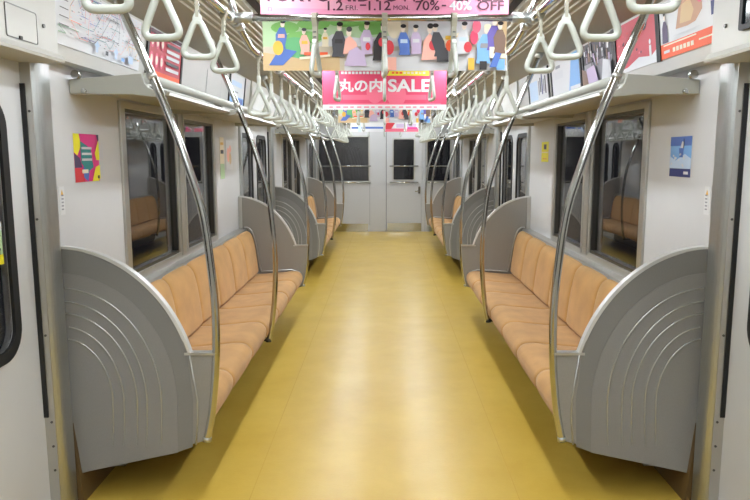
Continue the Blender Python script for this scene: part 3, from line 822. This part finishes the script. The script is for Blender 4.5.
F.rect(.445, .475, .016, .034, 'charcoal'); F.rect(.62, .66, .014, .03, 'sky_blue'); F.rect(.70, .76, .016, .05, 'pale_blue')
F.done(root)
# left: red magazine style ad
root, F, W, H = upper(-1, 3.56, 4.11, 'red advertisement with rows of pink portraits and dark text strips, black edged, left rack')
F.rect(0, W, 0, H, 'deep_red'); F.rect(0, W, 0, .030, 'orange')
for i in range(3):
    for j in range(2):
        F.oval(.05+i*.075, .085+j*.095, .030, .038, 'hot_pink_light'); F.oval(.05+i*.075, .085+j*.095, .018, .024, 'skin')
for j in range(6): F.rect(.27, .50, .05+j*.032, .068+j*.032, ['white_ink', 'charcoal', 'pale_grey'][j % 3])
F.rect(.0, W, H-.02, H, 'ink_wine')
F.done(root)
# left: blue white far one
root, F, W, H = upper(-1, 5.40, 5.93, 'white advertisement with a blue foot band, black edged, far along the left rack')
F.rect(0, W, 0, H, 'white_ink'); F.rect(0, W, 0, .06, 'sky_blue'); F.rect(.2, .50, .01, .05, 'blue'); F.rect(.05, .42, .14, .18, 'pale_blue'); F.rect(.05, .3, .09, .10, 'grey')
F.done(root)
# left hatch on the plain stretch
root, F, W, H = upper(-1, 4.72, 5.12, 'plain cream cover plate with a dark seam between adverts on the left rack', v0=.03, v1=.22, frame=None)
F.rect(0, W, 0, H, 'upper_panel'); F.line([(0, 0), (W, 0)], .003, 'grey'); F.line([(W, 0), (W, H)], .003, 'grey'); F.line([(0, 0), (0, H)], .002, 'grey'); F.rect(W*.5, W*.78, .012, .017, 'charcoal')
F.done(root); root['category'] = 'cover plate'; root.name = 'cover_plate'; del root['group']
# right: white ad with brown pouch and orange band
root, F, W, H = upper(1, 2.51, 3.06, 'white advertisement with brown pouch, standing figure and orange foot band, nearest on the right')
F.rect(0, W, 0, H, 'white_ink'); F.rect(0, W, .0, .062, 'orange')
l = F.k; F.k += 1
F.rect(.03, .34, .052, .058, 'cream', l)
for i in range(6): F.rect(.12+i*.034, .145+i*.034, .018, .036, 'cream', l)
F.rect(.36, .52, .028, .034, 'cream', l); F.rect(.03, .09, .022, .034, 'white_ink', l)
F.poly([(.16, .105), (.20, .19), (.215, .235), (.30, .245), (.36, .20), (.40, .165), (.40, .14), (.34, .105), (.27, .10)], 'bag_brown')
F.poly([(.20, .12), (.225, .19), (.30, .20), (.33, .15), (.30, .115)], 'tan'); F.line([(.205, .205), (.25, .222), (.32, .215)], .006, 'brown'); F.oval(.265, .247, .015, .006, 'brown')
F.poly([(.025, .065), (.085, .065), (.082, .13), (.068, .155), (.045, .155), (.03, .13)], 'plum'); F.oval(.057, .172, .009, .013, 'skin'); F.oval(.057, .186, .010, .010, 'ink_black')
F.oval(.39, .215, .035, .05, 'hot_pink_light'); F.rect(.375, .405, .20, .235, 'peach')
F.poly([(.475, .10), (.50, .10), (.505, .15), (.475, .155)], 'navy'); F.rect(.475, .50, .15, .175, 'lilac')
F.rect(.14, .38, .078, .082, 'pale_grey')
F.done(root)
# right: red snowy
root, F, W, H = upper(1, 3.10, 3.62, 'red advertisement with white snowy slope and small white bottle, on the right rack')
F.rect(0, W, 0, H, 'deep_red'); F.poly([(0, 0), (W, 0), (W, .06), (.45, .035), (.30, .05), (.15, .02), (0, .015)], 'white_ink')
F.rect(.43, .455, .03, .085, 'white_ink'); F.oval(.4425, .10, .011, .012, 'white_ink')
F.oval(.38, .195, .038, .034, 'charcoal'); F.rect(.355, .405, .195, .205, 'pale_grey'); F.rect(.36, .40, .178, .184, 'pale_grey')
for k in range(26): F.oval(rr.uniform(.02, .36), rr.uniform(.06, H-.02), rr.uniform(.004, .018), rr.uniform(.003, .010), rr.choice(['red', 'hot_pink', 'ink_wine', 'hot_pink_light']), n=8)
F.done(root)
# right: dark city
root, F, W, H = upper(1, 3.68, 4.20, 'dark night street photograph advertisement, black edged, on the right rack')
F.rect(0, W, 0, H, 'grey'); F.rect(0, W, .12, H, 'charcoal')
for k in range(34):
    u = rr.uniform(.01, W-.05); v = rr.uniform(.09, .19); F.rect(u, u+rr.uniform(.008, .03), v, v+rr.uniform(.02, .06), rr.choice(['pale_grey', 'white_ink', 'brown', 'ink_wine', 'lilac', 'charcoal', 'grey']))
F.poly([(.05, 0), (.30, 0), (.24, .1), (.1, .09)], 'lilac'); F.poly([(0, 0), (.12, 0), (.09, .08), (0, .1)], 'brown'); F.poly([(.36, 0), (W, 0), (W, .09), (.40, .11)], 'pale_grey')
F.done(root)
# right: white and sky blue
root, F, W, H = upper(1, 4.28, 4.98, 'white and sky blue advertisement beside the dark street photo, on the right rack')
F.rect(0, W, 0, H, 'white_ink'); F.poly([(.42, 0), (W, 0), (W, H), (.52, H)], 'sky_blue'); F.rect(.46, W, 0, .03, 'white_ink'); F.rect(.08, .30, .11, .16, 'pale_grey'); F.rect(.12, .24, .18, .20, 'grey')
F.done(root)
root, F, W, H = upper(1, 5.10, 5.75, 'pale advertisement with grey figures, the farthest readable one on the right rack')
F.rect(0, W, 0, H, 'white_ink'); F.rect(.02, .3, .02, .17, 'pale_blue')
for i in range(5): F.rect(.33+i*.055, .365+i*.055, .05+(i % 2)*.02, .16+(i % 3)*.02, ['grey', 'charcoal', 'navy'][i % 3])
F.done(root)

# stickers on the side walls
def sticker(s, y0, y1, z0, z1, label, x=WX, group=None, cat='sticker', name='wall_sticker'):
    root = empty(name, (s*x, (y0+y1)/2, z0), label, cat, group)
    link('sheet', MB().box(s*x, s*(x-.0015), y0, y1, z0, z1), 'paper_white', root)
    if s < 0: F = Flat((s*(x-.0017), y0, z0), (0, 1, 0), (0, 0, 1), (1, 0, 0))
    else: F = Flat((s*(x-.0017), y1, z0), (0, -1, 0), (0, 0, 1), (-1, 0, 0))
    return root, F, y1-y0, z1-z0
root, F, W, H = sticker(-1, 2.84, 3.085, 1.325, 1.53, 'multicoloured yellow, magenta and teal poster stuck on the left wall', cat='poster', name='wall_poster')
F.rect(0, W, 0, H, 'magenta')
F.poly([(0, H*.62), (0, H), (.055, H), (.07, H*.75), (.03, H*.55)], 'lemon'); F.poly([(.07, H), (.20, H), (.22, H*.8), (.12, H*.72)], 'magenta')
F.poly([(.0, H*.30), (.0, H*.60), (.05, H*.5), (.07, H*.3)], 'plum'); F.poly([(.0, 0), (.0, H*.3), (.07, H*.28), (.09, 0)], 'red')
F.poly([(.08, .02), (.08, H*.35), (.14, H*.25), (.12, 0)], 'blue'); F.poly([(.06, H*.4), (.06, H*.85), (.16, H*.7), (.18, H*.3), (.12, H*.2)], 'teal')
F.poly([(.20, H*.6), (W, H*.9), (W, H*.45), (.21, H*.45)], 'lemon'); F.poly([(.16, 0), (W-.02, 0), (W, H*.05), (W, H*.35), (.20, H*.3)], 'lemon')
F.poly([(.22, H), (W, H), (W, H*.88), (.235, H*.85)], 'plum')
F.rect(.215, .235, .01, .024, 'ink_black')
l = F.k; F.k += 1
for v in (.68, .56, .44): F.rect(.065, .165, H*v, H*v+.010, 'pale_grey', l)
F.rect(.06, .12, H*.18, H*.26, 'cream', l)
F.done(root)
root, F, W, H = sticker(1, 2.875, 3.085, 1.345, 1.52, 'blue water-splash poster with a navy foot band stuck on the right wall', cat='poster', name='wall_poster')
F.rect(0, W, 0, H, 'sky_blue'); F.rect(0, W, 0, .036, 'navy'); F.rect(.145, .19, .012, .024, 'white_ink')
F.poly([(0, .036), (W, .036), (W, .08), (.15, .10), (.06, .07), (0, .09)], 'pale_blue'); F.rect(0, W, H-.04, H, 'blue')
F.poly([(.09, .125), (.14, .125), (.132, .085), (.10, .085)], 'blue'); F.poly([(.105, .125), (.14, .125), (.137, .15), (.12, .155)], 'pale_grey'); F.rect(.135, .142, .125, .165, 'ink_black')
l = F.k; F.k += 1
for k in range(14): F.oval(rr.uniform(.02, W-.02), rr.uniform(.045, .10), .007, .005, 'white_ink', l, 8)
F.done(root)
for s in (-1, 1):
    root, F, W, H = sticker(s, 2.690, 2.735, 1.20, 1.315, 'small white vertical emergency label beside the door pillar on the %s wall' % side_name[s])
    F.rect(.002, W-.002, .002, H-.002, 'white_ink'); F.poly([(.012, H-.035), (W-.012, H-.035), (W/2, H-.012)], 'gold')
    for i in range(5): F.rect(.012, W-.014, .02+i*.014, .026+i*.014, 'grey')
    F.done(root)
root, F, W, H = sticker(1, 5.38, 5.62, 1.385, 1.545, 'yellow notice between the window and the far partition on the right wall')
F.rect(0, W, 0, H, 'lemon'); F.rect(0, W, .072, .080, 'cream'); F.rect(.08, .17, .10, .14, 'charcoal'); F.rect(.05, .19, .02, .03, 'gold')
F.done(root)
root, F, W, H = sticker(-1, 5.36, 5.50, 1.25, 1.58, 'narrow pale yellow and green notice past the window on the left wall')
F.rect(0, W, 0, H, 'cream'); F.rect(0, W, 0, .12, 'pale_green'); F.rect(.02, .12, .20, .23, 'charcoal'); F.rect(.02, .12, .27, .29, 'gold')
F.done(root)
root, F, W, H = sticker(-1, 5.56, 5.80, 1.32, 1.56, 'white notice with an orange map beside the far partition on the left wall')
F.rect(0, W, 0, H, 'white_ink'); F.oval(.08, .12, .05, .06, 'peach'); F.oval(.15, .09, .04, .05, 'tan'); F.oval(.15, .17, .04, .03, 'peach')
F.done(root)
# stickers on the near left door's glass
root, F, W, H = sticker(-1, 2.25, 2.345, 1.06, 1.21, 'yellow and green sticker with red dots on the near left door window', x=1.345, name='door_sticker')
F.rect(0, W, 0, H, 'pale_green'); F.rect(0, W, 0, .035, 'lemon'); F.rect(0, W, H-.03, H, 'white_ink'); F.oval(.06, .09, .014, .014, 'red'); F.rect(.01, .08, .05, .058, 'charcoal')
F.done(root)
root, F, W, H = sticker(-1, 2.22, 2.31, 1.27, 1.36, 'pale pink sticker above the yellow one on the near left door window', x=1.345, name='door_sticker')
F.rect(0, W, 0, H, 'peach'); F.rect(.01, W-.01, .02, .05, 'white_ink')
F.done(root)

# ------------------------------------------------------------------ world, camera, view
w = bpy.data.worlds.new('World'); bpy.context.scene.world = w; w.use_nodes = True
w.node_tree.nodes['Background'].inputs['Color'].default_value = (.004, .004, .005, 1)
MATS['lamp'].node_tree.nodes['Principled BSDF'].inputs['Emission Strength'].default_value = 18.0

F_PX = 673.; HOR = 155.
pitch = math.atan((250-HOR)/F_PX)
cd = bpy.data.cameras.new('camera'); cam = bpy.data.objects.new('camera', cd); C.objects.link(cam)
cd.sensor_width = 36; cd.lens = 36*F_PX/750; cd.shift_x = -(384.5-375)/750
cam.location = (0, 0, 1.44); cam.rotation_euler = (PI/2-pitch, 0, 0)
cd.clip_start = .02
sc = bpy.context.scene; sc.camera = cam
sc.view_settings.view_transform = 'Standard'; sc.view_settings.look = 'None'
sc.view_settings.gamma = 1; sc.view_settings.use_curve_mapping = False
sc.view_settings.exposure = 1.33
